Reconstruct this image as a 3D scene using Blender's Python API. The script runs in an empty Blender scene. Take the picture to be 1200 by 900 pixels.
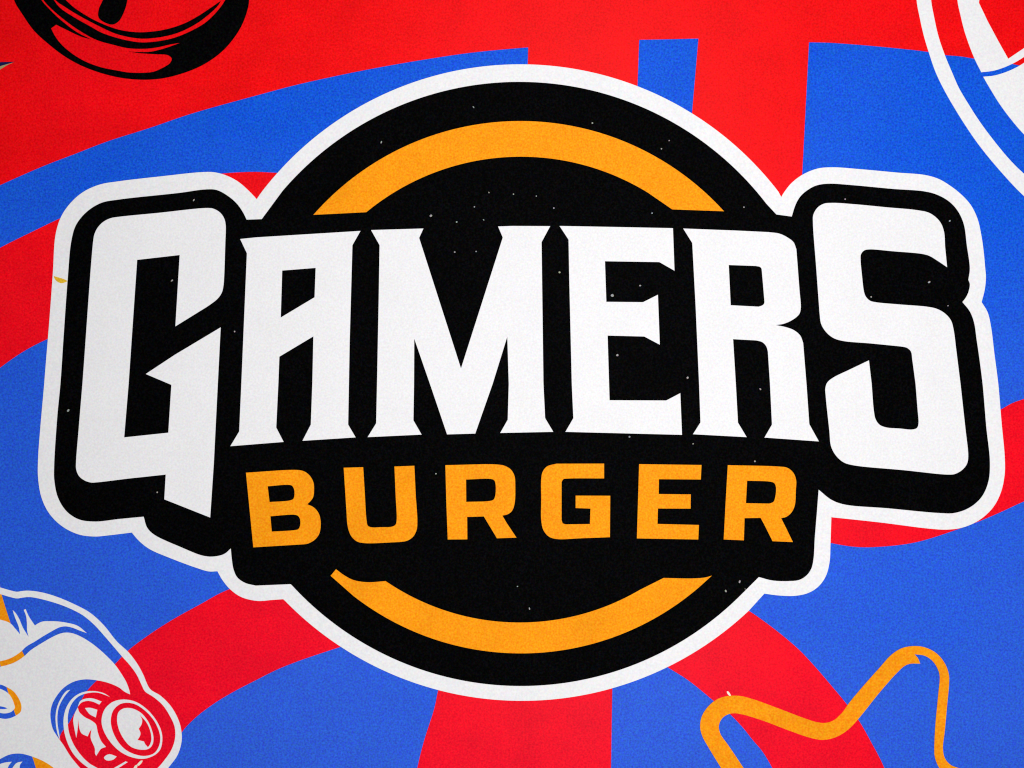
import bpy, bmesh, math, random
import numpy as np
from mathutils import Vector
from mathutils.geometry import tessellate_polygon

# ---------------------------------------------------------------- scale: 1 unit of the drawing grid = 2 mm on the wall
U = 0.002
CX, CY, CZ = 600.0, 450.0, 1.60
def wx(x): return (x - CX) * U
def wz(y): return CZ - (y - CY) * U

scene = bpy.context.scene
COL = scene.collection

# ---------------------------------------------------------------- outline language
# (x, y) smooth point, (x, y, 0) corner, (x, y, r) corner rounded with radius r, A([...]) circular arc fitted to points
def A(pts, n=40):
    P = np.array(pts, float)
    M = np.c_[2 * P, np.ones(len(P))]
    s, *_ = np.linalg.lstsq(M, (P ** 2).sum(1), rcond=None)
    cx, cy = s[0], s[1]
    r = math.sqrt(s[2] + cx * cx + cy * cy)
    a = np.unwrap(np.arctan2(P[:, 1] - cy, P[:, 0] - cx))
    return [(cx + r * math.cos(t), cy + r * math.sin(t), 0) for t in np.linspace(a[0], a[-1], n)]

def catmull(p0, p1, p2, p3, n):
    def tj(ti, a, b): return ti + max(1e-6, math.hypot(b[0] - a[0], b[1] - a[1])) ** 0.5
    t0 = 0.0; t1 = tj(t0, p0, p1); t2 = tj(t1, p1, p2); t3 = tj(t2, p2, p3)
    out = []
    p0, p1, p2, p3 = (np.array(p[:2], float) for p in (p0, p1, p2, p3))
    for k in range(n):
        t = t1 + (t2 - t1) * k / n
        a1 = (t1 - t) / (t1 - t0) * p0 + (t - t0) / (t1 - t0) * p1
        a2 = (t2 - t) / (t2 - t1) * p1 + (t - t1) / (t2 - t1) * p2
        a3 = (t3 - t) / (t3 - t2) * p2 + (t - t2) / (t3 - t2) * p3
        b1 = (t2 - t) / (t2 - t0) * a1 + (t - t0) / (t2 - t0) * a2
        b2 = (t3 - t) / (t3 - t1) * a2 + (t - t1) / (t3 - t1) * a3
        c = (t2 - t) / (t2 - t1) * b1 + (t - t1) / (t2 - t1) * b2
        out.append((float(c[0]), float(c[1])))
    return out

def outline(spec):
    N = len(spec)
    sm = [len(p) == 2 for p in spec]
    out = []
    for i in range(N):
        p = spec[i]; q = spec[(i + 1) % N]; pr = spec[i - 1]; qn = spec[(i + 2) % N]
        # emit p (rounded or not), then whatever lies between p and q
        if not sm[i] and p[2] > 0:
            a = np.array(pr[:2], float); c = np.array(p[:2], float); b = np.array(q[:2], float)
            da, db = a - c, b - c
            la, lb = np.linalg.norm(da), np.linalg.norm(db)
            da, db = da / la, db / lb
            ang = math.acos(max(-1, min(1, float(da @ db))))
            d = min(p[2] / math.tan(ang / 2), la * 0.49, lb * 0.49)
            r = d * math.tan(ang / 2)
            bis = (da + db) / np.linalg.norm(da + db)
            ce = c + bis * (r / math.sin(ang / 2))
            s0, s1 = c + da * d - ce, c + db * d - ce
            t0, t1 = math.atan2(s0[1], s0[0]), math.atan2(s1[1], s1[0])
            dt = (t1 - t0 + math.pi) % (2 * math.pi) - math.pi
            k = 12
            out += [(float(ce[0] + r * math.cos(t0 + dt * j / k)), float(ce[1] + r * math.sin(t0 + dt * j / k))) for j in range(k + 1)]
        elif sm[i] or sm[(i + 1) % N]:
            if not sm[i] and not sm[(i + 1) % N]:
                out.append((p[0], p[1])); continue
            a = pr if sm[i] else (2 * p[0] - q[0], 2 * p[1] - q[1])
            b = qn if sm[(i + 1) % N] else (2 * q[0] - p[0], 2 * q[1] - p[1])
            L = math.hypot(q[0] - p[0], q[1] - p[1])
            out += catmull(a, p, q, b, max(3, min(14, int(L / 2))))
        else:
            out.append((p[0], p[1]))
    # drop doubles
    res = []
    for p in out:
        if not res or math.hypot(p[0] - res[-1][0], p[1] - res[-1][1]) > 0.02: res.append(p)
    if math.hypot(res[0][0] - res[-1][0], res[0][1] - res[-1][1]) < 0.02: res.pop()
    return res

def area(l): return sum(l[i - 1][0] * l[i][1] - l[i][0] * l[i - 1][1] for i in range(len(l))) / 2

def slab(name, loops_list, mat, parent=None, z0=0.0, z1=0.001, specks=None, speck_mat=None):
    """cut sheet: each item of loops_list is [outer, hole, hole...]; z0/z1 = back and front distance from the wall in metres"""
    bm = bmesh.new()
    for loops in loops_list:
        ls = [outline(l) for l in loops]
        vec = [[Vector((x, y, 0)) for x, y in l] for l in ls]
        flat = [p for l in ls for p in l]
        tris = tessellate_polygon(vec)
        fv = [bm.verts.new((wx(x), -z1, wz(y))) for x, y in flat]
        for t in tris:
            a, b, c = (flat[i] for i in t)
            s = (b[0] - a[0]) * (c[1] - a[1]) - (c[0] - a[0]) * (b[1] - a[1])
            if abs(s) < 1e-7: continue
            try: bm.faces.new([fv[i] for i in (t if s < 0 else t[::-1])])
            except ValueError: pass
        bv = [bm.verts.new((wx(x), -z0, wz(y))) for x, y in flat]
        o = 0
        for li, l in enumerate(ls):
            n = len(l); ccw = area(l) > 0
            if li > 0: ccw = not ccw
            for i in range(n):
                j = (i + 1) % n
                q = [fv[o + i], bv[o + i], bv[o + j], fv[o + j]]
                if not ccw: q.reverse()
                try: bm.faces.new(q)
                except ValueError: pass
            o += n
    for f in bm.faces: f.normal_update()
    # make sure front faces look out of the wall (towards -y)
    for f in bm.faces:
        if abs(f.normal.y) > 0.9 and f.normal.y > 0: f.normal_flip()
    me = bpy.data.meshes.new(name)
    if specks:
        for (x, y, r, w) in specks:
            if r < 0.75: continue
            r *= 0.92
            rnd = random.Random(int(x * 7 + y * 13))
            rot = rnd.random() * 3
            vs = []
            for k in range(7):
                t = k / 7 * 2 * math.pi
                ex, ey = r * math.cos(t) * (0.8 + .4 * rnd.random()), r * w * math.sin(t)
                vs.append(bm.verts.new((wx(x + ex * math.cos(rot) - ey * math.sin(rot)), -z1 - 0.0003, wz(y + ex * math.sin(rot) + ey * math.cos(rot)))))
            f = bm.faces.new(vs); f.normal_update()
            if f.normal.y > 0: f.normal_flip()
            f.material_index = 1
    bm.to_mesh(me); bm.free()
    me.materials.append(mat)
    if specks: me.materials.append(speck_mat)
    o = bpy.data.objects.new(name, me); COL.objects.link(o)
    if parent is not None: o.parent = parent
    return o

def anchor(name, x, y):
    o = bpy.data.objects.new(name, None); COL.objects.link(o)
    o.empty_display_size = 0.05
    return o        # kept at the wall's origin; parts are modelled in place

def tag(o, label, cat=None, group=None, kind=None):
    if label: o['label'] = label
    if cat: o['category'] = cat
    if group: o['group'] = group
    if kind: o['kind'] = kind
    return o

# ---------------------------------------------------------------- materials
def paint(name, c1, c2, rough=0.6, spec=0.04, grain=235.0, mott=0.04, bump=0.05, gl=0.34, gh=0.66, chroma=0.6, hue_drift=None):
    m = bpy.data.materials.new(name); m.use_nodes = True
    nt = m.node_tree; n = nt.nodes; L = nt.links
    b = n['Principled BSDF']
    tc = n.new('ShaderNodeTexCoord')
    # fine grain of the print, a little different in each colour channel
    g = n.new('ShaderNodeTexNoise'); g.inputs['Scale'].default_value = grain; g.inputs['Detail'].default_value = 1.0; g.inputs['Roughness'].default_value = 0.6
    L.new(tc.outputs['Object'], g.inputs['Vector'])
    gv = n.new('ShaderNodeTexNoise'); gv.inputs['Scale'].default_value = grain * 0.9; gv.inputs['Detail'].default_value = 1.0
    L.new(tc.outputs['Object'], gv.inputs['Vector'])
    av = n.new('ShaderNodeMix'); av.data_type = 'RGBA'; av.inputs['Factor'].default_value = chroma
    L.new(gv.outputs['Fac'], av.inputs['A']); L.new(g.outputs['Color'], av.inputs['B'])
    mr = n.new('ShaderNodeMapRange'); mr.data_type = 'FLOAT_VECTOR'; mr.clamp = True
    mr.inputs[7].default_value = (gl,) * 3; mr.inputs[8].default_value = (gh,) * 3
    L.new(av.outputs['Result'], mr.inputs['Vector'])
    mix = n.new('ShaderNodeVectorMath'); mix.operation = 'MULTIPLY_ADD'
    mix.inputs[1].default_value = [q - p for p, q in zip(c1, c2)]; mix.inputs[2].default_value = c1
    L.new(mr.outputs['Vector'], mix.inputs[0])
    # broad uneven inking
    g2 = n.new('ShaderNodeTexNoise'); g2.inputs['Scale'].default_value = 9.0; g2.inputs['Detail'].default_value = 6.0; g2.inputs['Roughness'].default_value = 0.65
    L.new(tc.outputs['Object'], g2.inputs['Vector'])
    mr2 = n.new('ShaderNodeMapRange'); mr2.inputs['From Min'].default_value = 0.3; mr2.inputs['From Max'].default_value = 0.7
    mr2.inputs['To Min'].default_value = 1 - mott; mr2.inputs['To Max'].default_value = 1 + mott
    L.new(g2.outputs['Fac'], mr2.inputs['Value'])
    mul = n.new('ShaderNodeMix'); mul.data_type = 'RGBA'; mul.blend_type = 'MULTIPLY'; mul.inputs['Factor'].default_value = 1.0
    L.new(mix.outputs['Vector'], mul.inputs['A']); L.new(mr2.outputs['Result'], mul.inputs['B'])
    col = mul.outputs['Result']
    if hue_drift:   # added tint shifts the hue from top to bottom, in uneven patches
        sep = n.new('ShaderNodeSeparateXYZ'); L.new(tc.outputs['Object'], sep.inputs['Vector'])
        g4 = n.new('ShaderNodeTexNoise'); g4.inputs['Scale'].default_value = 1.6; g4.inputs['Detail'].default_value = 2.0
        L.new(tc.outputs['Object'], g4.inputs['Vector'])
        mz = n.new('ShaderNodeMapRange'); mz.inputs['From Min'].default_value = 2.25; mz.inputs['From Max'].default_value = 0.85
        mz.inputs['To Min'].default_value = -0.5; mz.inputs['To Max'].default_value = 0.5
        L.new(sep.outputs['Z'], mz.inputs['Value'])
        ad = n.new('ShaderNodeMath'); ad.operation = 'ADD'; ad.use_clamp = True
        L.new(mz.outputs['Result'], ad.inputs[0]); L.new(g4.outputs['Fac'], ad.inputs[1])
        tint = n.new('ShaderNodeMix'); tint.data_type = 'RGBA'; tint.inputs['A'].default_value = (0, 0, 0, 1); tint.inputs['B'].default_value = (*hue_drift, 1)
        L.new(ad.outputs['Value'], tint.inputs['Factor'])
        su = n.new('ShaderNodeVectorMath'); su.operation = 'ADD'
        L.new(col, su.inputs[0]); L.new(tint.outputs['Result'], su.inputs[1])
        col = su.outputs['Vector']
    L.new(col, b.inputs['Base Color'])
    b.inputs['Roughness'].default_value = rough
    b.inputs['Specular IOR Level'].default_value = spec
    # orange-peel relief
    bp = n.new('ShaderNodeBump'); bp.inputs['Strength'].default_value = bump; bp.inputs['Distance'].default_value = 0.001
    g3 = n.new('ShaderNodeTexNoise'); g3.inputs['Scale'].default_value = 260.0; g3.inputs['Detail'].default_value = 3.0
    L.new(tc.outputs['Object'], g3.inputs['Vector'])
    L.new(g3.outputs['Fac'], bp.inputs['Height']); L.new(bp.outputs['Normal'], b.inputs['Normal'])
    return m

M_RED = paint('red_paint', (0.69, 0.0, 0.0), (1.0, 0.0062, 0.010), rough=0.42, spec=0.045, mott=0.10, hue_drift=(-0.04, 0.0, 0.014))
M_BLUE = paint('blue_paint', (0.0, 0.052, 0.50), (0.012, 0.128, 0.82), rough=0.42, spec=0.03, mott=0.05, hue_drift=(0.022, 0.017, -0.07))
M_WHITE = paint('white_vinyl', (0.75, 0.745, 0.75), (0.87, 0.865, 0.87), mott=0.018, bump=0.08)
M_BLACK = paint('black_vinyl', (0.0, 0.0, 0.0), (0.0048, 0.0048, 0.0056), mott=0.2, spec=0.01, gl=0.42, gh=0.78)
M_ORANGE = paint('orange_vinyl', (0.83, 0.225, 0.0), (0.96, 0.38, 0.010), mott=0.08)
M_CREAM = paint('cream_ink', (0.82, 0.78, 0.62), (0.92, 0.86, 0.72))
M_SPECK = paint('dust_speck', (0.22, 0.22, 0.21), (0.42, 0.41, 0.39))
M_YELLOW = paint('yellow_chip', (0.62, 0.36, 0.02), (0.9, 0.56, 0.04), grain=300)
M_OLIVE = paint('olive_ink', (0.28, 0.24, 0.10), (0.42, 0.36, 0.16))
M_NAVY = paint('navy_ink', (0.004, 0.006, 0.05), (0.008, 0.010, 0.09))

# ---------------------------------------------------------------- the wall with its painted stripes
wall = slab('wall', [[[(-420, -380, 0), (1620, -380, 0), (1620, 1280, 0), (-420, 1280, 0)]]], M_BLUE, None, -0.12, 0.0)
tag(wall, 'flat blue painted wall crossed by bold curved red stripes behind the emblem', 'wall')
Z_ST = 0.0004
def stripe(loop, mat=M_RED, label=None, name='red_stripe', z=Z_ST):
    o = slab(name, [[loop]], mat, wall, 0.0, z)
    if label: o['label'] = label
    return o
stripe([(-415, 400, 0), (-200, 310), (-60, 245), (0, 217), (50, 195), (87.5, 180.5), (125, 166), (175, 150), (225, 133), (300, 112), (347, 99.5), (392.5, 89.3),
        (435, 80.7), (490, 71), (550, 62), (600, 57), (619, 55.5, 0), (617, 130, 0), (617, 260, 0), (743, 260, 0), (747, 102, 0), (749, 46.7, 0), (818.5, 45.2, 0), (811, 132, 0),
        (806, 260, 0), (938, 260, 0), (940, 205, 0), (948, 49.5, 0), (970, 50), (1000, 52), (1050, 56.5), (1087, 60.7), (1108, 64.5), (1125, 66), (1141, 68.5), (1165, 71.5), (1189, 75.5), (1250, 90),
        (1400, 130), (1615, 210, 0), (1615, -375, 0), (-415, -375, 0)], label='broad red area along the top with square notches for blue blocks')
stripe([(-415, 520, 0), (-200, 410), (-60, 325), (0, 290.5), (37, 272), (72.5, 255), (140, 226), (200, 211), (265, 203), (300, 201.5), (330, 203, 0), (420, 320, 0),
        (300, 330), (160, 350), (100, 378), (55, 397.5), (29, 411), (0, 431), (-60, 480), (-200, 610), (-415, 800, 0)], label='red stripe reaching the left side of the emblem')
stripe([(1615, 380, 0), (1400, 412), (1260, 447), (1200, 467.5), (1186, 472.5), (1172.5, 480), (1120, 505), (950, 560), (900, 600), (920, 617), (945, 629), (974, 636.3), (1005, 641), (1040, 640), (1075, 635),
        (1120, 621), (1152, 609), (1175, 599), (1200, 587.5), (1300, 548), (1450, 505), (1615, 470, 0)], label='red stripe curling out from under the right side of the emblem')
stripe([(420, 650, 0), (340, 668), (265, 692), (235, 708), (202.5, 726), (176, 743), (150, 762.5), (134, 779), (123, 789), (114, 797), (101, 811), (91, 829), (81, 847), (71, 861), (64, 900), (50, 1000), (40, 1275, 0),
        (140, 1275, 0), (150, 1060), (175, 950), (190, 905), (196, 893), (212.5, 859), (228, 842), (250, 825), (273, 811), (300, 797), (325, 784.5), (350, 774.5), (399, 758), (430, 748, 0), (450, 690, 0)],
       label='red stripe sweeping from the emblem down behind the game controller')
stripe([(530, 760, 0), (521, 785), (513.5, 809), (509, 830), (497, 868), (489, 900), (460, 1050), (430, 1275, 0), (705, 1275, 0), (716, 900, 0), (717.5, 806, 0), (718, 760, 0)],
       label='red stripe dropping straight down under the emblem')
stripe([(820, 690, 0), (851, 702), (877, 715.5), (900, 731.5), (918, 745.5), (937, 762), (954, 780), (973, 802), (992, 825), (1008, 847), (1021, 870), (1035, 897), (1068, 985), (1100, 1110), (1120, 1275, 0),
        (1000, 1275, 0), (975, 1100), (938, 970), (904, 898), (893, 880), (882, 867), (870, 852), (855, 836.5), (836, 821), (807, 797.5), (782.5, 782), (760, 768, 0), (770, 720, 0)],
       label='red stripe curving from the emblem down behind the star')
stripe([(-40, 640), (-5, 670), (2, 697), (12, 729), (20, 752), (29, 769), (45, 810), (58, 850), (80, 905), (130, 990), (90, 1010), (44, 905), (38, 887), (18, 837), (8, 806), (-6, 760), (-25, 720), (-60, 660)],
       M_ORANGE, 'orange stripe seen through the gaps of the game controller', 'orange_stripe', 0.0006)

# ---------------------------------------------------------------- emblem
emblem = anchor('emblem', 600, 450)
tag(emblem, 'large emblem with white and orange lettering over a black disc, outlined in white', 'emblem')
outer = ([(301, 233.5, 0)] + A([(306, 225.5), (325, 204), (350, 180), (387.5, 145), (435, 117.5), (475, 100), (517, 86), (562, 78), (600, 76), (625, 76.5), (667.5, 81),
          (705, 88.5), (747.5, 102), (775, 113), (811, 132.5), (837.5, 151), (870, 178), (900, 210), (912, 225)], 110) +
         [(915.3, 231, 0), (919, 225), (927, 215), (940, 205), (957.5, 197.8), (975, 196.2), (1010, 198.6), (1050, 202.3), (1084, 205.3), (1100, 210), (1112, 217), (1125, 227), (1137, 240), (1145, 256), (1149.5, 275), (1152.5, 296),
          (1154, 312.5), (1155, 326), (1153.5, 340), (1150, 354, 0), (1157, 366), (1161, 383), (1165, 415), (1169.5, 450), (1173.5, 497), (1177, 535), (1177, 555), (1172.5, 577),
          (1163, 595), (1147, 609.5), (1128, 618), (1110, 620.5), (1090, 619.5), (1030, 612), (974, 606, 0), (973, 637, 0), (972, 658), (967.5, 675), (959, 687), (947.5, 694.5), (932, 698), (913, 697.7), (895.5, 695.5, 0)] +
         A([(877.5, 715), (845, 742.5), (815, 764), (782.5, 782), (750, 795.5), (717.5, 806), (675, 815), (625, 820), (600, 820.7), (575, 819.5), (550, 817), (514, 809), (470, 794),
            (430, 776), (399, 757), (370, 736), (334, 704)], 100) +
         [(332, 702, 0), (318, 703), (302, 704), (283, 699.5), (269.5, 690), (260.5, 679), (255, 669.3, 0), (245, 669.5), (232.5, 666), (200, 654), (175, 643), (163, 633.5), (154.7, 624, 0), (130, 627, 0), (111, 628.6), (92, 626),
          (73, 616.5), (58, 601.5), (49, 583), (45, 560), (45, 537), (47.7, 500), (51.7, 455), (54.5, 420), (58.5, 372), (62.3, 320), (65.5, 275), (72, 254), (83, 238), (98, 225), (117, 216.5), (140, 212.5),
          (190, 206.7), (235, 202), (251, 202), (266, 206), (280, 213.5), (292.5, 224.5)])
slab('outline_panel', [[outer]], M_WHITE, emblem, 0.0, 0.0022)
black = ([(289.3, 257.6, 0), (307, 257, 0)] + A([(332.5, 224.5), (350, 205), (375, 180.5), (400, 161), (425, 145), (455, 129.5), (490, 115), (525, 105), (562.5, 99), (600, 97), (632.5, 97.5),
          (665, 101), (700, 108), (740, 121), (775, 137), (812.5, 160), (850, 189), (887.5, 225), (899, 238)], 110) +
         [(909.5, 251.5, 0), (927.5, 254, 0), (932.5, 239), (938, 230), (946, 223), (956, 217.7), (970, 215.5), (1000, 217.3), (1045, 221.5), (1083, 224.5), (1098, 228.5), (1112, 236.5), (1122, 247.5), (1129, 263), (1132.5, 287.5),
          (1136, 315), (1134.3, 328, 0), (1136, 333), (1134.8, 341), (1131.5, 348.5), (1127.3, 354, 0), (1136, 365), (1141, 378), (1144, 398), (1146.5, 415), (1151, 450), (1155.3, 500), (1159.5, 541), (1157.8, 564), (1150, 582), (1136, 594.5),
          (1118, 601), (1100, 601), (1040, 595.5), (989, 591), (974, 585.5), (959, 573.7, 0), (957, 600, 0), (954.5, 630, 0), (953, 655), (950.5, 666), (945, 674), (936.5, 679.3), (925, 680.7), (905, 680), (889, 676, 0)] +
         A([(867.5, 699), (837.5, 725), (800, 750), (760, 770), (720, 785), (675, 797), (637.5, 802.5), (600, 804), (575, 803), (537.5, 798), (500, 787.5), (462.5, 771.5), (425, 751),
            (387.5, 727), (362.5, 706), (343, 686.5)], 100) +
         [(341, 684.3, 0), (300, 686, 0), (288, 683), (278.5, 676.5), (274, 667), (272, 655), (270.8, 642.5, 0), (263, 649), (250, 652), (237.5, 650.8), (212.5, 641), (181, 626.3), (172.8, 618), (168.8, 605.3, 0), (140, 608, 0), (112, 611), (93, 608.5),
          (78.5, 599), (68.5, 583), (64.2, 563), (64, 545), (67.7, 487.5), (71.3, 450), (75, 395), (80, 325), (84, 283), (89.5, 264), (102, 248.5), (119, 238), (140, 234), (210, 226.3), (241, 222.2), (254, 222.8), (267, 229.5), (278, 239), (285, 249)])
specks = [(447, 167, .8, 2.2), (555, 126, 1.5, .5), (694, 144.5, 1.2, .9), (784, 165, .9, 1), (775, 174.6, .9, 1), (573, 225.8, 1.1, .7), (556, 242.6, 1, .9), (505, 253, 1.8, .8), (535.3, 260.3, 1.1, 1), (566.8, 257.8, 1, .7),
          (533, 295.6, 1.1, .9), (558, 294.8, .9, .9), (601.7, 227.8, 1, .9), (628.5, 230, .9, .8), (649, 244, 1, 1), (629.3, 243.3, .7, .6), (722, 235.5, .7, .7), (764, 250, .9, 1.1), (871.5, 243, .9, 1), (655.6, 319.2, 1.4, .9), (717.5, 346.3, 2.0, .9),
          (750, 334.8, .9, 1.6), (723.3, 416.3, 1.5, 1), (805.5, 442.7, 1.5, .9), (990, 233.6, .9, 1), (1112.5, 259, .9, 1.5), (1088.5, 330.7, 1.7, .7), (1020.5, 348, 1.1, .9), (1110.4, 358.4, 1.1, .7),
          (227.5, 234.7, 1, 1.6), (202, 328.8, 1.6, .6), (275.3, 388.6, 1, 1), (80.5, 481, 1.3, 1.6), (184.7, 576.8, 1, 1), (511, 555, 1, .9), (737.5, 511.8, 1.1, 1.1), (812, 520, .9, 1), (884.3, 540.5, 1.2, 1), (890.7, 456, 1, 1.4),
          (866.5, 681.5, 1.9, .6), (850.3, 692.4, 1.6, .7), (606.5, 687, .9, .8), (620.5, 713, 1.6, .5), (140, 245, .7, 1), (873, 690, .8, .6), (412, 505, .5, 1), (660, 610, .5, 1), (900, 655, .6, 1), (350, 610, .5, .8)]
slab('backing', [[black]], M_BLACK, emblem, 0.0022, 0.0030, specks, M_SPECK)
slab('chip', [[[(63.2, 323.5, 0), (70, 325.5), (76, 327.5), (79.8, 329.5, 0), (77, 330.8), (72.5, 332), (68.3, 330.6), (65, 327.6)]]], M_YELLOW, emblem, 0.0022, 0.0026)['label'] = 'small yellow chip on the white outline beside the first letter'

ZB, ZF = 0.0030, 0.0038
def letter(loops, mat, label):
    o = slab('letter', [loops], mat, emblem, ZB, ZF); o['label'] = label; return o
# upper line
letter([[(110, 281), (111.3, 274.5), (115, 267), (121.5, 260.3), (130, 256), (140, 254.3), (185, 249.8), (244, 244), (251, 245), (258.5, 249.5), (263, 256), (264.8, 263.5), (264.4, 285, 0), (263, 325), (262.2, 335), (260.5, 342.5), (256, 349.5), (247.5, 356.5), (227, 369.5, 0), (206, 382.5, 0), (211, 299, 0), (161.2, 304.7, 0),
         (151.2, 450, 0), (146, 512.5, 0), (197.7, 507, 0), (201.3, 451, 0), (171.3, 438.3, 0), (205, 416, 0), (259, 383.7, 0), (255.6, 450, 0), (251, 542, 0), (246.7, 606.3, 0), (193, 585, 0), (194.7, 556, 0), (150, 560.8, 0), (113, 565.2), (107, 565.3), (99, 562.5), (93, 557.5), (89.8, 549.5), (89.7, 542), (93, 500, 0), (97.2, 450, 0)]],
       M_WHITE, 'tall white letter G with a pointed foot, first of the upper line')
letter([[(281.8, 280.3, 0), (300, 278.4, 0), (422.7, 270.8, 0), (413.2, 287.5, 2), (410, 400, 0), (408.2, 497.5, 2), (417, 512.5, 0), (354.7, 516.5, 0), (364.5, 497.5, 2), (366.3, 449, 0), (367.5, 394.2, 0), (327.7, 418, 0),
         (326.5, 449, 0), (324, 501, 2), (332.7, 517.8, 0), (270.3, 522.8, 0), (280.7, 505.5, 2), (283.2, 450, 0), (289.7, 297, 2)], [(331, 317.2, 0), (370.2, 314.1, 0), (368.9, 348.5, 0), (329.3, 372.2, 0)]],
       M_WHITE, 'white letter A with a slanted bar, second of the upper line')
letter([[(435, 269.8, 0), (496.3, 268, 0), (491.3, 279, 2), (540.3, 431.8, 0), (589.2, 278.5, 2), (583.7, 265.6, 0), (600, 265, 0), (644.7, 265.2, 0), (634.6, 284, 2), (636.8, 450, 0), (638.8, 490, 2), (648.3, 506, 0), (586.2, 507.3, 0), (595, 491.8, 2), (596.2, 450, 0),
         (594.5, 394.5, 0), (577.3, 450, 0), (557, 508, 0), (524, 509, 0), (504, 450, 0), (485.6, 397, 0), (485.3, 450, 0), (484.6, 492.5, 2), (494.2, 509.2, 0), (431, 512.2, 0), (441, 496, 2), (442, 450, 0), (444, 350, 0), (445, 287.5, 2)]],
       M_WHITE, 'white letter M, third of the upper line')
letter([[(655.6, 265, 0), (720, 266.2, 0), (788.4, 267.6, 0), (790.2, 317.4, 0), (772.5, 307.3, 3), (708.8, 306.3, 0), (710.4, 353.8, 0), (753.4, 354.2, 3), (770.8, 345.5, 0), (773, 404, 0), (754.8, 394.4, 3), (711.9, 393.3, 0),
         (714.2, 469, 0), (780.5, 469.3, 3), (797, 460.7, 0), (799, 509.5, 0), (662.5, 506, 0), (671.8, 490, 2), (670, 450, 0), (667, 325, 0), (666.2, 281, 2)]],
       M_WHITE, 'white letter E, fourth of the upper line')
letter([[(800.4, 268, 0), (860, 270.3, 0), (900, 272.2, 0), (913, 274), (922.5, 278.5), (929.5, 284), (932.8, 292, 0), (936.5, 340, 0), (938, 361), (936.3, 368), (929, 374.5), (918, 379.5), (908.5, 381, 0), (920, 383.3), (930, 387), (937.5, 393.5), (940.8, 402, 0), (944.7, 450, 0), (948, 497, 3), (959.2, 517.2, 0), (895.5, 512.7, 0),
         (904.3, 497.5, 2), (902, 450, 0), (899.5, 412, 0), (897.7, 406), (893, 401), (886, 399, 0), (858.8, 397.5, 0), (862, 450, 0), (864.5, 495.2, 2), (874.7, 512.2, 0), (811.8, 508.8, 0), (820.6, 495, 2), (819, 450, 0), (815, 360, 0), (811, 285, 2)],
        [(853.7, 310.7, 0), (885, 311.8, 7), (892, 313, 4), (893.8, 333, 0), (895.8, 357, 5), (889, 359.5, 3), (856, 357.8, 0)]],
       M_WHITE, 'white letter R, fifth of the upper line')
letter([[(975.5, 238), (1000, 239.5), (1040, 243.3), (1074, 246.5), (1089, 250), (1100.5, 259.5), (1105.5, 271), (1107, 290, 0), (1109.3, 313.3, 0), (1097, 305), (1088.5, 300), (1080, 297.7), (1045, 294.5, 0), (1019, 292.4), (1012.5, 293.5), (1008.5, 298), (1008, 305), (1009.5, 322, 0), (1011.8, 341), (1014, 347.5), (1019, 352.5), (1026, 354.3), (1055, 357, 0),
         (1087, 359.7), (1098, 362.3), (1107.5, 368), (1114, 376), (1117, 387), (1120, 410, 0), (1125, 450, 0), (1130.5, 500, 0), (1134, 535), (1132.5, 543.5), (1127, 550.5), (1118.5, 555.3), (1110, 556), (1060, 551, 0), (998, 544.8), (987.5, 541.3), (979, 533.5), (973.5, 523), (971.5, 505, 0),
         (967.3, 465), (966.8, 455), (969, 448.3), (976, 442.5), (995, 433.2, 0), (1017.8, 422.3, 0), (1021, 450, 0), (1023.5, 481), (1025.5, 491), (1030, 497.5), (1038, 500.8), (1055, 502.2, 0), (1068, 503.3), (1074, 501.5), (1075.8, 496.5), (1074.8, 480, 0), (1072.4, 450, 0), (1068.5, 421), (1067, 412), (1062, 407.5), (1055, 406, 0), (1020, 402.5, 0),
         (987, 399.5), (976, 396), (967.5, 389), (961.8, 379.5), (960, 367, 0), (956, 312.5, 0), (952.3, 262), (952.7, 252), (957.5, 243.7), (965, 239)]],
       M_WHITE, 'tall white letter S, last of the upper line')
# lower line
letter([[(288.6, 553.8, 0), (347.5, 550.6), (356, 552), (363, 557), (367.5, 565), (368.3, 573), (367, 583), (360.5, 590.8, 0), (368, 594.5), (373.5, 601), (376, 611), (374.8, 624), (370, 631.5), (361, 636.8), (350, 638, 0), (297.2, 641.2, 0)],
        [(314, 569.7, 0), (338, 568), (342.5, 569), (345, 573.5), (345.3, 580.5), (344, 584.5), (340, 586.3), (316.2, 588.2, 0)], [(317.2, 604.8, 0), (345, 603), (349.5, 604.3), (352, 608.5), (352, 615.5), (350, 619.8), (346, 621), (318.8, 622.8, 0)]],
       M_ORANGE, 'orange letter B, first of the lower line')
letter([[(403, 548, 0), (425.8, 547.4, 0), (427.5, 575, 0), (429.8, 610), (431.3, 616), (436, 617.8), (446, 617.6), (459.5, 617), (463.8, 614.5), (465, 609), (463.8, 580, 0), (462.4, 546.6, 0), (485.7, 545.7, 0), (487.3, 580, 0), (489.2, 611), (488.3, 621), (484, 629), (477, 633.5), (468, 635, 0), (427, 636.2), (418, 634), (411.5, 627.5), (407.8, 617), (406, 595, 0)]],
       M_ORANGE, 'orange letter U, second of the lower line')
letter([[(522, 545, 0), (582, 544.2), (592, 546), (599, 550.5), (603, 558), (603.8, 568), (603, 590), (600, 598.5), (595, 602.5), (588.7, 604, 0), (594, 613, 0), (605.2, 629.8, 0), (582.4, 630.6, 0), (567, 605, 0), (547.5, 605.6, 0), (547.7, 631.8, 0), (524.8, 632, 0), (523.2, 590, 0)],
        [(546.2, 561.8, 0), (575, 561.1), (579, 562.5), (580.7, 567), (580.5, 580), (578.5, 585.3), (574, 586.9), (546.4, 588, 0)]], M_ORANGE, 'orange letter R with a straight leg, third of the lower line')
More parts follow.
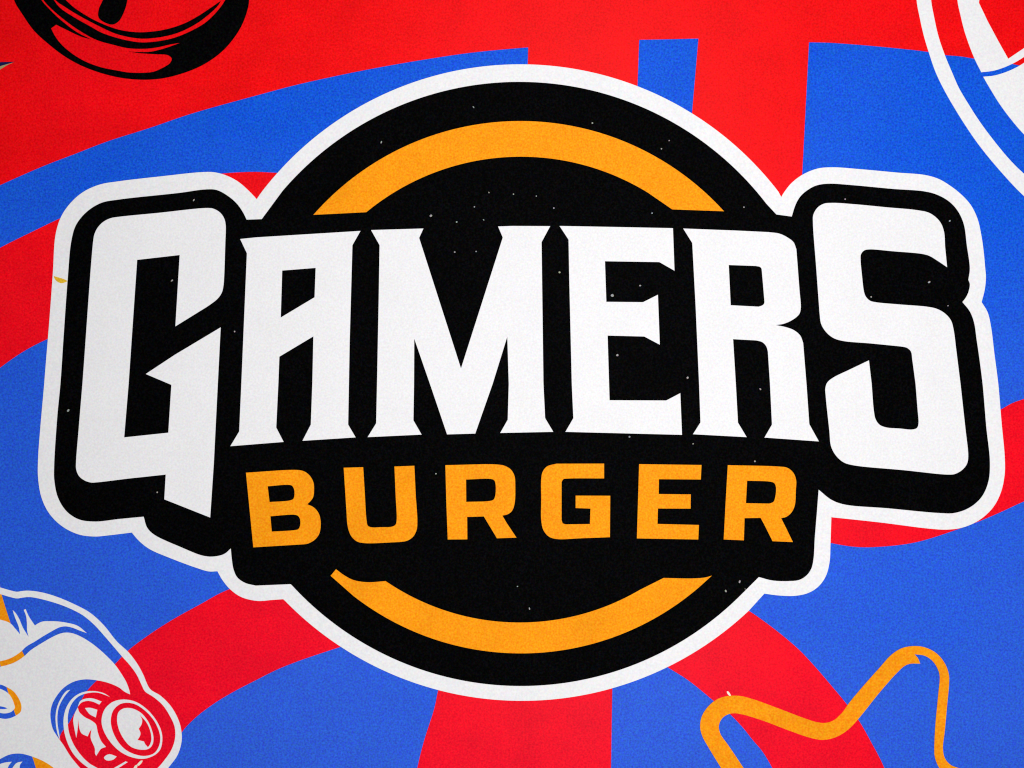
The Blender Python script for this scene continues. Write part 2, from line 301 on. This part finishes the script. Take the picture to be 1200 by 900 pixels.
letter([[(652, 543.3, 0), (707.8, 543.2, 0), (707.8, 560.5, 0), (665, 560.7), (660, 561.5), (658, 565, 0), (658, 609, 0), (659.5, 613), (663, 614.3, 0), (691.2, 613.9, 0), (691.9, 595.8, 0), (674.5, 595.2, 0), (674.5, 580.7, 0), (715, 580.8, 0), (714.6, 629.3, 0), (680, 630.6, 0), (653, 631.5), (643.5, 628.8), (637, 621.5), (634.3, 610), (634.2, 585, 0), (634.2, 562), (635.8, 553), (641, 546.5)]],
       M_ORANGE, 'orange letter G, fourth of the lower line')
letter([[(748.8, 543.8, 0), (821.8, 544.8, 0), (821, 561.8, 0), (772, 561.4, 0), (771.7, 578.8, 0), (809.3, 579.2, 0), (809, 595.9, 0), (770.8, 595.7, 0), (770.3, 613.8, 0), (818.8, 615, 0), (818, 632, 0), (746.2, 630.7, 0)]],
       M_ORANGE, 'orange letter E, fifth of the lower line')
letter([[(852.6, 545, 0), (912, 546.6), (922, 548), (929, 553.5), (932.5, 562), (932.2, 575), (931, 592), (927, 600.5), (921, 605.5), (915, 607, 0), (921, 619, 0), (928.8, 635, 0), (905, 634, 0), (895, 614, 0), (891, 606.7, 0), (872.2, 607, 0), (871.4, 633, 0), (847.8, 632, 0), (850, 590, 0)],
        [(875.2, 563.2, 0), (902, 564.3), (907, 566), (909, 571), (908, 583), (906, 588), (901, 590, 0), (873.8, 589.5, 0)]], M_ORANGE, 'orange letter R, last of the lower line')
# arcs
top_arc = (A([(367.5, 252), (394, 225), (425, 200), (450, 184.5), (500, 162.5), (537.5, 151), (575, 144), (600, 142), (632.5, 142.5), (675, 148), (712.5, 159), (755, 177), (795, 202), (826, 227), (849, 247)], 70) +
           [(787.5, 245.6, 0)] + A([(759, 225.5), (725, 208.5), (695, 197), (650, 187), (600, 184), (570, 186), (525, 197.5), (495, 208.5), (465, 223.5), (429.5, 249)], 60))
slab('arc', [[top_arc]], M_ORANGE, emblem, ZB, ZF)['label'] = 'upper orange arc'
bot_arc = ([(394, 666.8, 0), (387.7, 674.5, 0)] + A([(415, 697.5), (440, 716), (475, 736), (512.5, 750.5), (550, 760), (575, 763.5), (600, 764.8), (625, 764.5), (675, 758), (720, 746), (760, 728), (800, 703), (820, 687.5)], 60) +
           [(834, 674.3, 0), (826, 676.5), (810, 677.6), (777.5, 677, 0)] + A([(750, 692), (712.5, 708), (675, 721), (637.5, 727.5), (600, 728.7), (575, 727.7), (537.5, 720.5), (500, 707.5), (475, 694.5), (454, 681.5)], 50) +
           [(452, 680.7, 0), (430, 682), (414, 679.3), (403, 673.5)])
slab('arc', [[bot_arc]], M_ORANGE, emblem, ZB, ZF)['label'] = 'lower orange arc'

# ---------------------------------------------------------------- game controller drawing
pad = anchor('game_controller_picture', 60, 820)
tag(pad, 'white game controller sticker with a round thumbstick in the lower left corner', 'sticker')
Z1 = 0.0012; Z2 = 0.0018
slab('outline', [[[(-220, 700, 0), (-120, 668), (-40, 676), (0, 688.2), (12, 691.7), (20, 693.4), (26, 692.5), (34, 692.1), (50, 694.3), (70, 700.5), (90, 709.3), (103, 716.2), (112, 723), (123, 734), (137, 751.5), (150, 763.5), (157, 772), (163, 781), (168, 790.5), (176, 807.3), (188, 815), (200, 827), (208, 840.6), (212, 852.7), (213, 868),
                   (208.5, 884), (201, 895), (185, 912), (150, 925), (120, 940, 0), (118, 932, 0), (150, 917), (176, 907), (184.7, 900), (193.3, 890), (201.3, 878), (205.3, 864.7), (204.7, 851.3), (198.7, 838), (190.7, 826), (180, 816.7), (170, 810), (166.3, 803), (160, 790), (152, 779), (143, 769), (125, 748), (112, 733.5),
                   (103, 725.3), (95, 719.5), (75, 710), (50, 702.3), (35, 699.6), (27, 700.2), (20, 701.2), (12, 699.5), (0, 696), (-40, 684), (-118, 677), (-212, 707, 0)]]], M_WHITE, pad, 0, Z1)
body_top = [(-200, 760), (-100, 720), (-30, 721), (0, 726), (12, 730.2), (17.5, 736), (23.8, 743.5, 0), (22, 734), (18, 724), (15, 714.8, 0), (18.5, 718.5), (22.5, 725), (27, 735.5), (34, 746.8, 0), (32, 739), (31.7, 730), (30.8, 722), (28, 714.5, 0), (30.2, 713.8, 0), (33.5, 721.5), (41, 733, 0),
            (45, 730.3), (50, 728.3), (58, 727.8), (70, 728.4), (80, 730), (88, 732), (93, 734.4), (101.8, 741.8, 0), (94, 739), (85, 735.5), (77, 733.9), (70, 735), (62, 739), (50, 746), (40, 752.3), (31, 757.6), (25, 763.3), (14, 770.5), (0, 774.8), (-30, 778), (-110, 775), (-190, 800)]
body_low = [(-30, 786), (0, 781.3), (14, 777.5), (22, 773.5), (29, 768.5), (36, 762), (50, 753), (60, 747.2), (70, 742.6), (77, 741.2), (85, 742), (95, 746), (105, 752), (115, 759.5), (126, 769.5), (135, 779), (142.7, 790), (148, 799), (151.6, 808.7), (152.6, 813.6, 0), (147, 811), (138.7, 805), (126.7, 800), (114.7, 797.3), (100, 796), (86.7, 798.7), (74.7, 806),
            (66.7, 815.3), (61.5, 824.7), (59.3, 834), (59.6, 844), (62.3, 854.8), (68.5, 864.6), (74.6, 873.2), (83, 886.6), (93, 898.8), (108, 916), (100, 935), (85, 925), (74, 910), (63.5, 900), (52.6, 892.7), (39, 886.8), (24.5, 883), (12, 884), (0, 889.6), (-20, 905), (-60, 960), (-150, 980), (-210, 900), (-120, 820)]
btn_hole = [(-13, 812), (-7, 803.5), (0, 802), (9, 805.5), (16, 810), (22, 818), (25.3, 826.7), (24.4, 834), (20, 837.7), (13.4, 841), (7, 842.3), (0, 841.3), (-10, 835), (-15, 823)]
slab('body', [[body_top], [body_low, btn_hole]], M_WHITE, pad, 0, Z1)
slab('button', [[[(-9, 811), (-4, 806.5), (0, 807), (8.6, 811.4), (13.4, 817), (16.8, 825.5), (17.5, 829.7), (13.4, 834), (7.3, 835.8), (0, 835), (-7, 829), (-10, 820)], [(0.2, 827.4, 0), (5, 828.4), (9.2, 829.9, 0), (5, 830.9), (-3, 829.8)]]], M_WHITE, pad, 0, Z1)['label'] = 'oval white button'
slab('button', [[[(-6, 899), (3.7, 894), (14, 892.5, 0), (10.5, 897), (6, 906), (-4, 910)]], [[(14.7, 900), (19.5, 894), (26.5, 892.2, 0), (23.3, 897), (23, 905), (16, 912), (12, 906)]]], M_WHITE, pad, 0, Z1)['label'] = 'white highlights of the lowest button'
stick = slab('thumbstick', [[[(140, 820), (150.7, 820), (161.3, 823.3), (173.3, 832), (182.7, 843.3), (188.7, 855.3), (190.4, 866), (188, 878), (181.3, 884.7), (169.3, 889), (157.3, 888), (145.3, 883.3), (134.7, 875.3), (125.3, 863.3), (120, 851.3), (119.3, 842), (122.7, 831.3), (130.7, 823.3)],
                             [(148, 823.4), (158.7, 825.2), (171.5, 833.8), (181, 845), (186.6, 857), (188, 866), (186, 875.3), (180.7, 882.5), (170.7, 885.7), (158.7, 884), (146.7, 878), (137.3, 867.3), (131.3, 854), (130, 843.3), (132.7, 832.7), (140, 825.5)]],
                            [[(145.3, 830), (154.7, 830), (165.3, 835.3), (173.3, 844.7), (178, 855.3), (180, 864.7), (178.7, 872.7), (174, 877.5), (164, 878.3), (153.3, 874.7), (145.3, 866), (139.3, 854), (137.3, 842), (139.3, 834)],
                             [(163.8, 837.6, 0), (171.5, 846), (176.3, 856.7), (177.6, 866), (176, 872), (173.5, 875.7, 0), (170.3, 872, 0), (168.7, 868.7, 0), (161.3, 867, 0), (164.3, 862), (164.7, 858.5), (162.7, 854, 0), (166, 848.7), (166.7, 843.5)]]], M_WHITE, pad, 0, Z1)
slab('highlight', [
    [[(82.5, 808.2, 0), (78, 809.6), (72, 817.5), (67.2, 828), (65.3, 839), (65.9, 851), (68, 861), (70.5, 866.6, 0), (69.2, 858.5), (67.6, 848.7), (67.4, 839), (69, 829), (73.5, 819.5), (78.6, 812.3)]],
    [[(128.9, 816.6, 0), (121.3, 812), (109.3, 809.7), (97.3, 811), (86.7, 816.7), (78.7, 827.3), (75, 839.3), (75, 854), (78.7, 868.7), (85.3, 882), (93.3, 891.3), (101.3, 898), (110, 904, 0), (120, 904, 0), (114, 899.8), (105.3, 894.7), (96, 886), (86.7, 872.7), (81.3, 859.3), (79.6, 847.3), (80.2, 835.3), (84.2, 824.7), (92, 816.2), (102.7, 812.2), (113.3, 811.4), (121.3, 813.5)]],
    [[(91.4, 828, 0), (94, 821.5), (100, 818.7), (108, 818.2), (119.3, 822, 0), (116.5, 825.5, 0), (109.3, 822.3), (102.7, 821.2), (95.7, 823.2)]],
    [[(99.7, 829.6, 0), (106, 829.3), (114.2, 831.7, 0), (112.4, 840.6, 0), (105.3, 836.8)]],
    [[(91.3, 829, 0), (92.9, 834), (99.5, 840.3), (106.7, 844), (112.5, 848.7), (114.7, 858), (118.5, 868), (124.3, 875.2, 0), (118.7, 877.3), (113, 885.6, 0), (111.5, 883), (111.3, 877), (106.9, 866.5), (106.3, 862.7), (107.4, 854.5, 0), (105, 858), (102.9, 862.8, 0), (96, 859.5), (93.3, 854), (91.8, 843, 0), (91, 855), (89.6, 864.4, 0), (87.4, 854), (86, 843.3), (88, 835.3)]],
    [[(122, 888), (124, 885.3), (128.4, 883.7), (136.9, 886.4, 0), (133, 890), (125.3, 891)]],
    [[(130, 902, 0), (147.3, 892, 0), (149.8, 893, 0), (138, 900.5, 0), (134, 905, 0)]]], M_WHITE, stick, 0, Z1)
slab('glint', [[[(156.5, 901), (158.7, 896.7), (161, 896.2), (160.5, 900), (157.5, 904)]], [[(160.7, 895.7, 0), (165, 891.3), (167.2, 891.2), (166, 894), (162.3, 897.3)]]], M_CREAM, stick, 0, Z1)

# ---------------------------------------------------------------- star drawing
star = slab('star_picture', [[[(845, 900), (831.7, 878.3), (822.6, 861.7), (820.3, 850), (823.5, 836.7), (835, 822.8), (848, 816.4), (865, 815.2), (881.7, 819), (910, 829.2), (943, 841.7), (956.7, 846), (966.7, 847), (976.7, 844), (986.7, 835), (995, 823.5), (1010, 805.5), (1030, 783),
                               (1045, 766.7), (1056.7, 759.5), (1070, 757), (1083, 758.3), (1096.7, 765), (1106.7, 776.7), (1111.7, 790), (1111.9, 801.7), (1110, 823), (1106.9, 856.7), (1104.8, 876.7), (1106.9, 888), (1113, 895.5), (1122, 899.5), (1160, 905), (1195, 925), (1185, 955), (1120, 985), (1105, 1005), (1115, 1070), (1095, 1100), (1060, 1090), (990, 1035), (900, 1085), (865, 1080), (858, 1050), (880, 980), (872, 945)],
                              [(1100.5, 900), (1095.3, 887), (1094.7, 876.7), (1095.9, 850), (1099, 816.7), (1100.9, 791.7), (1098.3, 783), (1091.7, 773.6), (1083, 768.2), (1071.5, 766.6, 0), (1075.5, 771.2), (1078.2, 777.6, 0), (1066.7, 777.7), (1060, 780.2), (1050, 789.3), (1030, 812), (1006.7, 841), (994, 854.5), (980, 863.3), (965, 866.8),
                               (951.7, 865), (926.7, 856.7), (893, 844), (868.3, 836.7), (856.7, 835.9), (846.7, 841), (842.4, 850), (844.3, 860), (853.3, 873), (871.7, 900.5), (893, 935), (900, 965), (882, 1050), (900, 1058), (990, 1012), (1075, 1072), (1092, 1060), (1082, 1000), (1100, 970), (1165, 938), (1168, 925), (1130, 918), (1108, 910)]]], M_ORANGE, None, 0, Z2)
tag(star, 'rounded orange outline of a star in the lower right corner', 'sticker')
slab('fleck', [[[(851.5, 810.5), (853.2, 810), (856, 813.8), (856.6, 815.6), (854.6, 815.4)]]], M_CREAM, star, 0, Z1)

# ---------------------------------------------------------------- ball drawing
ball = anchor('ball_picture', 1180, 60)
tag(ball, 'round ball sticker drawn in white, cut off in the upper right corner', 'sticker')
slab('outline', [[[(1079, -60, 0), (1074.5, -30), (1074, 0), (1077.5, 20), (1082.2, 41), (1088, 60.7), (1096, 84), (1104.7, 102.5), (1114.4, 120), (1130, 145.3), (1147, 170), (1169, 197), (1200, 230), (1240, 262), (1300, 300, 0), (1312, 280, 0), (1250, 244), (1200, 203.8), (1184.4, 188.6), (1167.3, 168.4), (1148.6, 143.5), (1134.7, 122),
                   (1123.5, 103), (1116, 86), (1107.8, 66.5), (1099.7, 43), (1094.2, 18.7), (1091, 0), (1091, -30), (1096, -60, 0)]]], M_WHITE, ball, 0, Z1)
slab('upper_shell', [[[(1125, -60, 0), (1121.5, -30), (1121.8, 0), (1125.3, 17.5), (1131, 39.7), (1141.7, 68.5), (1149.8, 84.8, 0), (1165, 82.8), (1182.5, 76.6), (1200, 66.7), (1240, 35), (1262, 0, 0), (1258, -4, 0), (1236, 25), (1200, 56.4, 0), (1181.3, 69, 0), (1169, 47, 0), (1157, 24.5, 0), (1147, 3.5, 0), (1147.4, 0, 0), (1140, -60, 0)]]], M_WHITE, ball, 0, Z1)
slab('lower_shell', [[[(1152, 90, 0), (1165, 88.6), (1182.5, 83), (1200, 73.7), (1245, 40), (1290, 60), (1330, 150), (1310, 220), (1250, 206), (1200, 157.7), (1187.5, 143.5), (1172, 123), (1159.5, 103)]]], M_WHITE, ball, 0, Z1)

# ---------------------------------------------------------------- ring drawing
ring = anchor('ring_picture', 155, 0)
tag(ring, 'glossy black ring sticker with an upright bar, cut off in the upper left corner', 'sticker')
H1 = [(59, -8), (69.3, 8), (85.3, 19.3), (104, 30), (120, 38.7), (140, 45.3), (153, 48.2), (166, 49.8), (183.3, 48.7), (203.3, 44.7), (223.3, 36.7), (240.7, 26.7), (254, 14), (263.5, 1), (272, -20), (250, -50), (160, -65), (80, -50), (54, -25)]
H2 = [(44, -10), (48.7, 0), (57.3, 10), (72, 24), (90.7, 38), (107, 46.2, 0), (96, 43.3), (80, 36), (66, 29, 0), (60, 33.3, 0), (64, 41.3), (72, 52), (85.3, 63.3), (101.3, 72.7), (120, 79.3), (140, 83.2), (150, 85), (163.3, 85.5), (179.3, 84.3), (190, 80), (199.3, 74), (201.4, 68.7), (196.7, 64.7), (183.3, 63.7), (163, 62.3), (151, 60.4, 0),
      (163, 61.1), (176.7, 60.7), (187.3, 58.4), (196.7, 55.6), (211.5, 50.2, 0), (200.7, 52), (183.3, 55.8), (170, 57.2), (150, 56.5), (133.3, 52.7), (113.3, 46.9), (93.3, 36), (74.7, 22.7), (60, 10), (51, 0), (47, -10)]
slab('rim', [[[(16.7, 0), (26.7, 17.3), (40, 36), (57.3, 52), (74.7, 65.3), (93.3, 76), (113.3, 84), (133.3, 89.6), (146.7, 92), (160, 93.2), (172, 93.5), (190, 92), (210, 87.3), (230, 80), (246, 71.3), (260.7, 60), (272.7, 46.7), (283.3, 30), (290, 12), (292, 0), (290, -35), (255, -80), (160, -105), (60, -85), (12, -35)], H1, H2]], M_BLACK, ring, 0, Z1)
slab('inner_rim', [[[(76, -1, 0), (86.7, 8.7), (104, 20), (120, 28), (140, 35), (160, 37.8), (176.7, 37.3), (196.7, 34), (216.7, 27.3), (232.7, 18.7), (246, 10), (259, 1, 0), (255.5, 6.7), (246, 16), (230, 28), (210, 38), (190, 43.3), (170, 45.4), (160, 44.9), (146.7, 42.6), (133.3, 38.7), (113.3, 29.3), (93.3, 18.7), (77, 8.7), (65, 0), (60, -10, 0), (66, -12, 0)]]], M_BLACK, ring, 0, Z1)
slab('bar', [[[(132, -35, 0), (120.7, 0), (116, 10.7), (115.5, 20), (120, 24.9), (132, 28.9), (139.5, 24.7), (146.7, 10.7), (149.5, 0), (158, -35, 0)]]], M_BLACK, ring, 0, Z1)

# ---------------------------------------------------------------- tip of another drawing at the left edge
tip = slab('spike_picture', [[[(-30, 76, 0), (0, 73), (17.3, 72.6, 0), (0, 77.6), (-30, 88, 0)]]], M_NAVY, None, 0, Z1)
tag(tip, 'tiny dark blue and olive spike at the left edge below the black ring', 'sticker')
slab('lower_edge', [[[(-30, 88.3, 0), (0, 77.8), (16, 73.3, 0), (8, 76.8), (0, 81.8), (-30, 100, 0)]]], M_OLIVE, tip, 0, Z1)

# ---------------------------------------------------------------- camera
cam = bpy.data.cameras.new('Camera'); co = bpy.data.objects.new('Camera', cam); COL.objects.link(co)
D = 3.2
co.location = (0, -D, CZ); co.rotation_euler = (math.radians(90), 0, 0)
cam.sensor_width = 36; cam.lens = 36 * D / (1200 * U); cam.clip_end = 100; cam.clip_start = 0.05
scene.camera = co

# ---------------------------------------------------------------- light
w = bpy.data.worlds.new('World'); scene.world = w; w.use_nodes = True
w.node_tree.nodes['Background'].inputs['Color'].default_value = (0.93, 0.97, 1.0, 1)
w.node_tree.nodes['Background'].inputs['Strength'].default_value = 0.12
la = bpy.data.lights.new('lamp', 'AREA'); la.shape = 'RECTANGLE'; la.size = 0.5; la.size_y = 3.2; la.energy = 139; la.color = (1.0, 0.99, 0.995)
lo = bpy.data.objects.new('lamp', la); COL.objects.link(lo)
lo.location = (0.42, -3.35, CZ + 0.15)
lo.rotation_euler = (math.radians(90), 0, 0)

scene.view_settings.view_transform = 'Standard'; scene.view_settings.look = 'None'
scene.view_settings.exposure = 0; scene.view_settings.gamma = 1
scene.cycles.use_denoising = False
scene.cycles.filter_width = 1.15
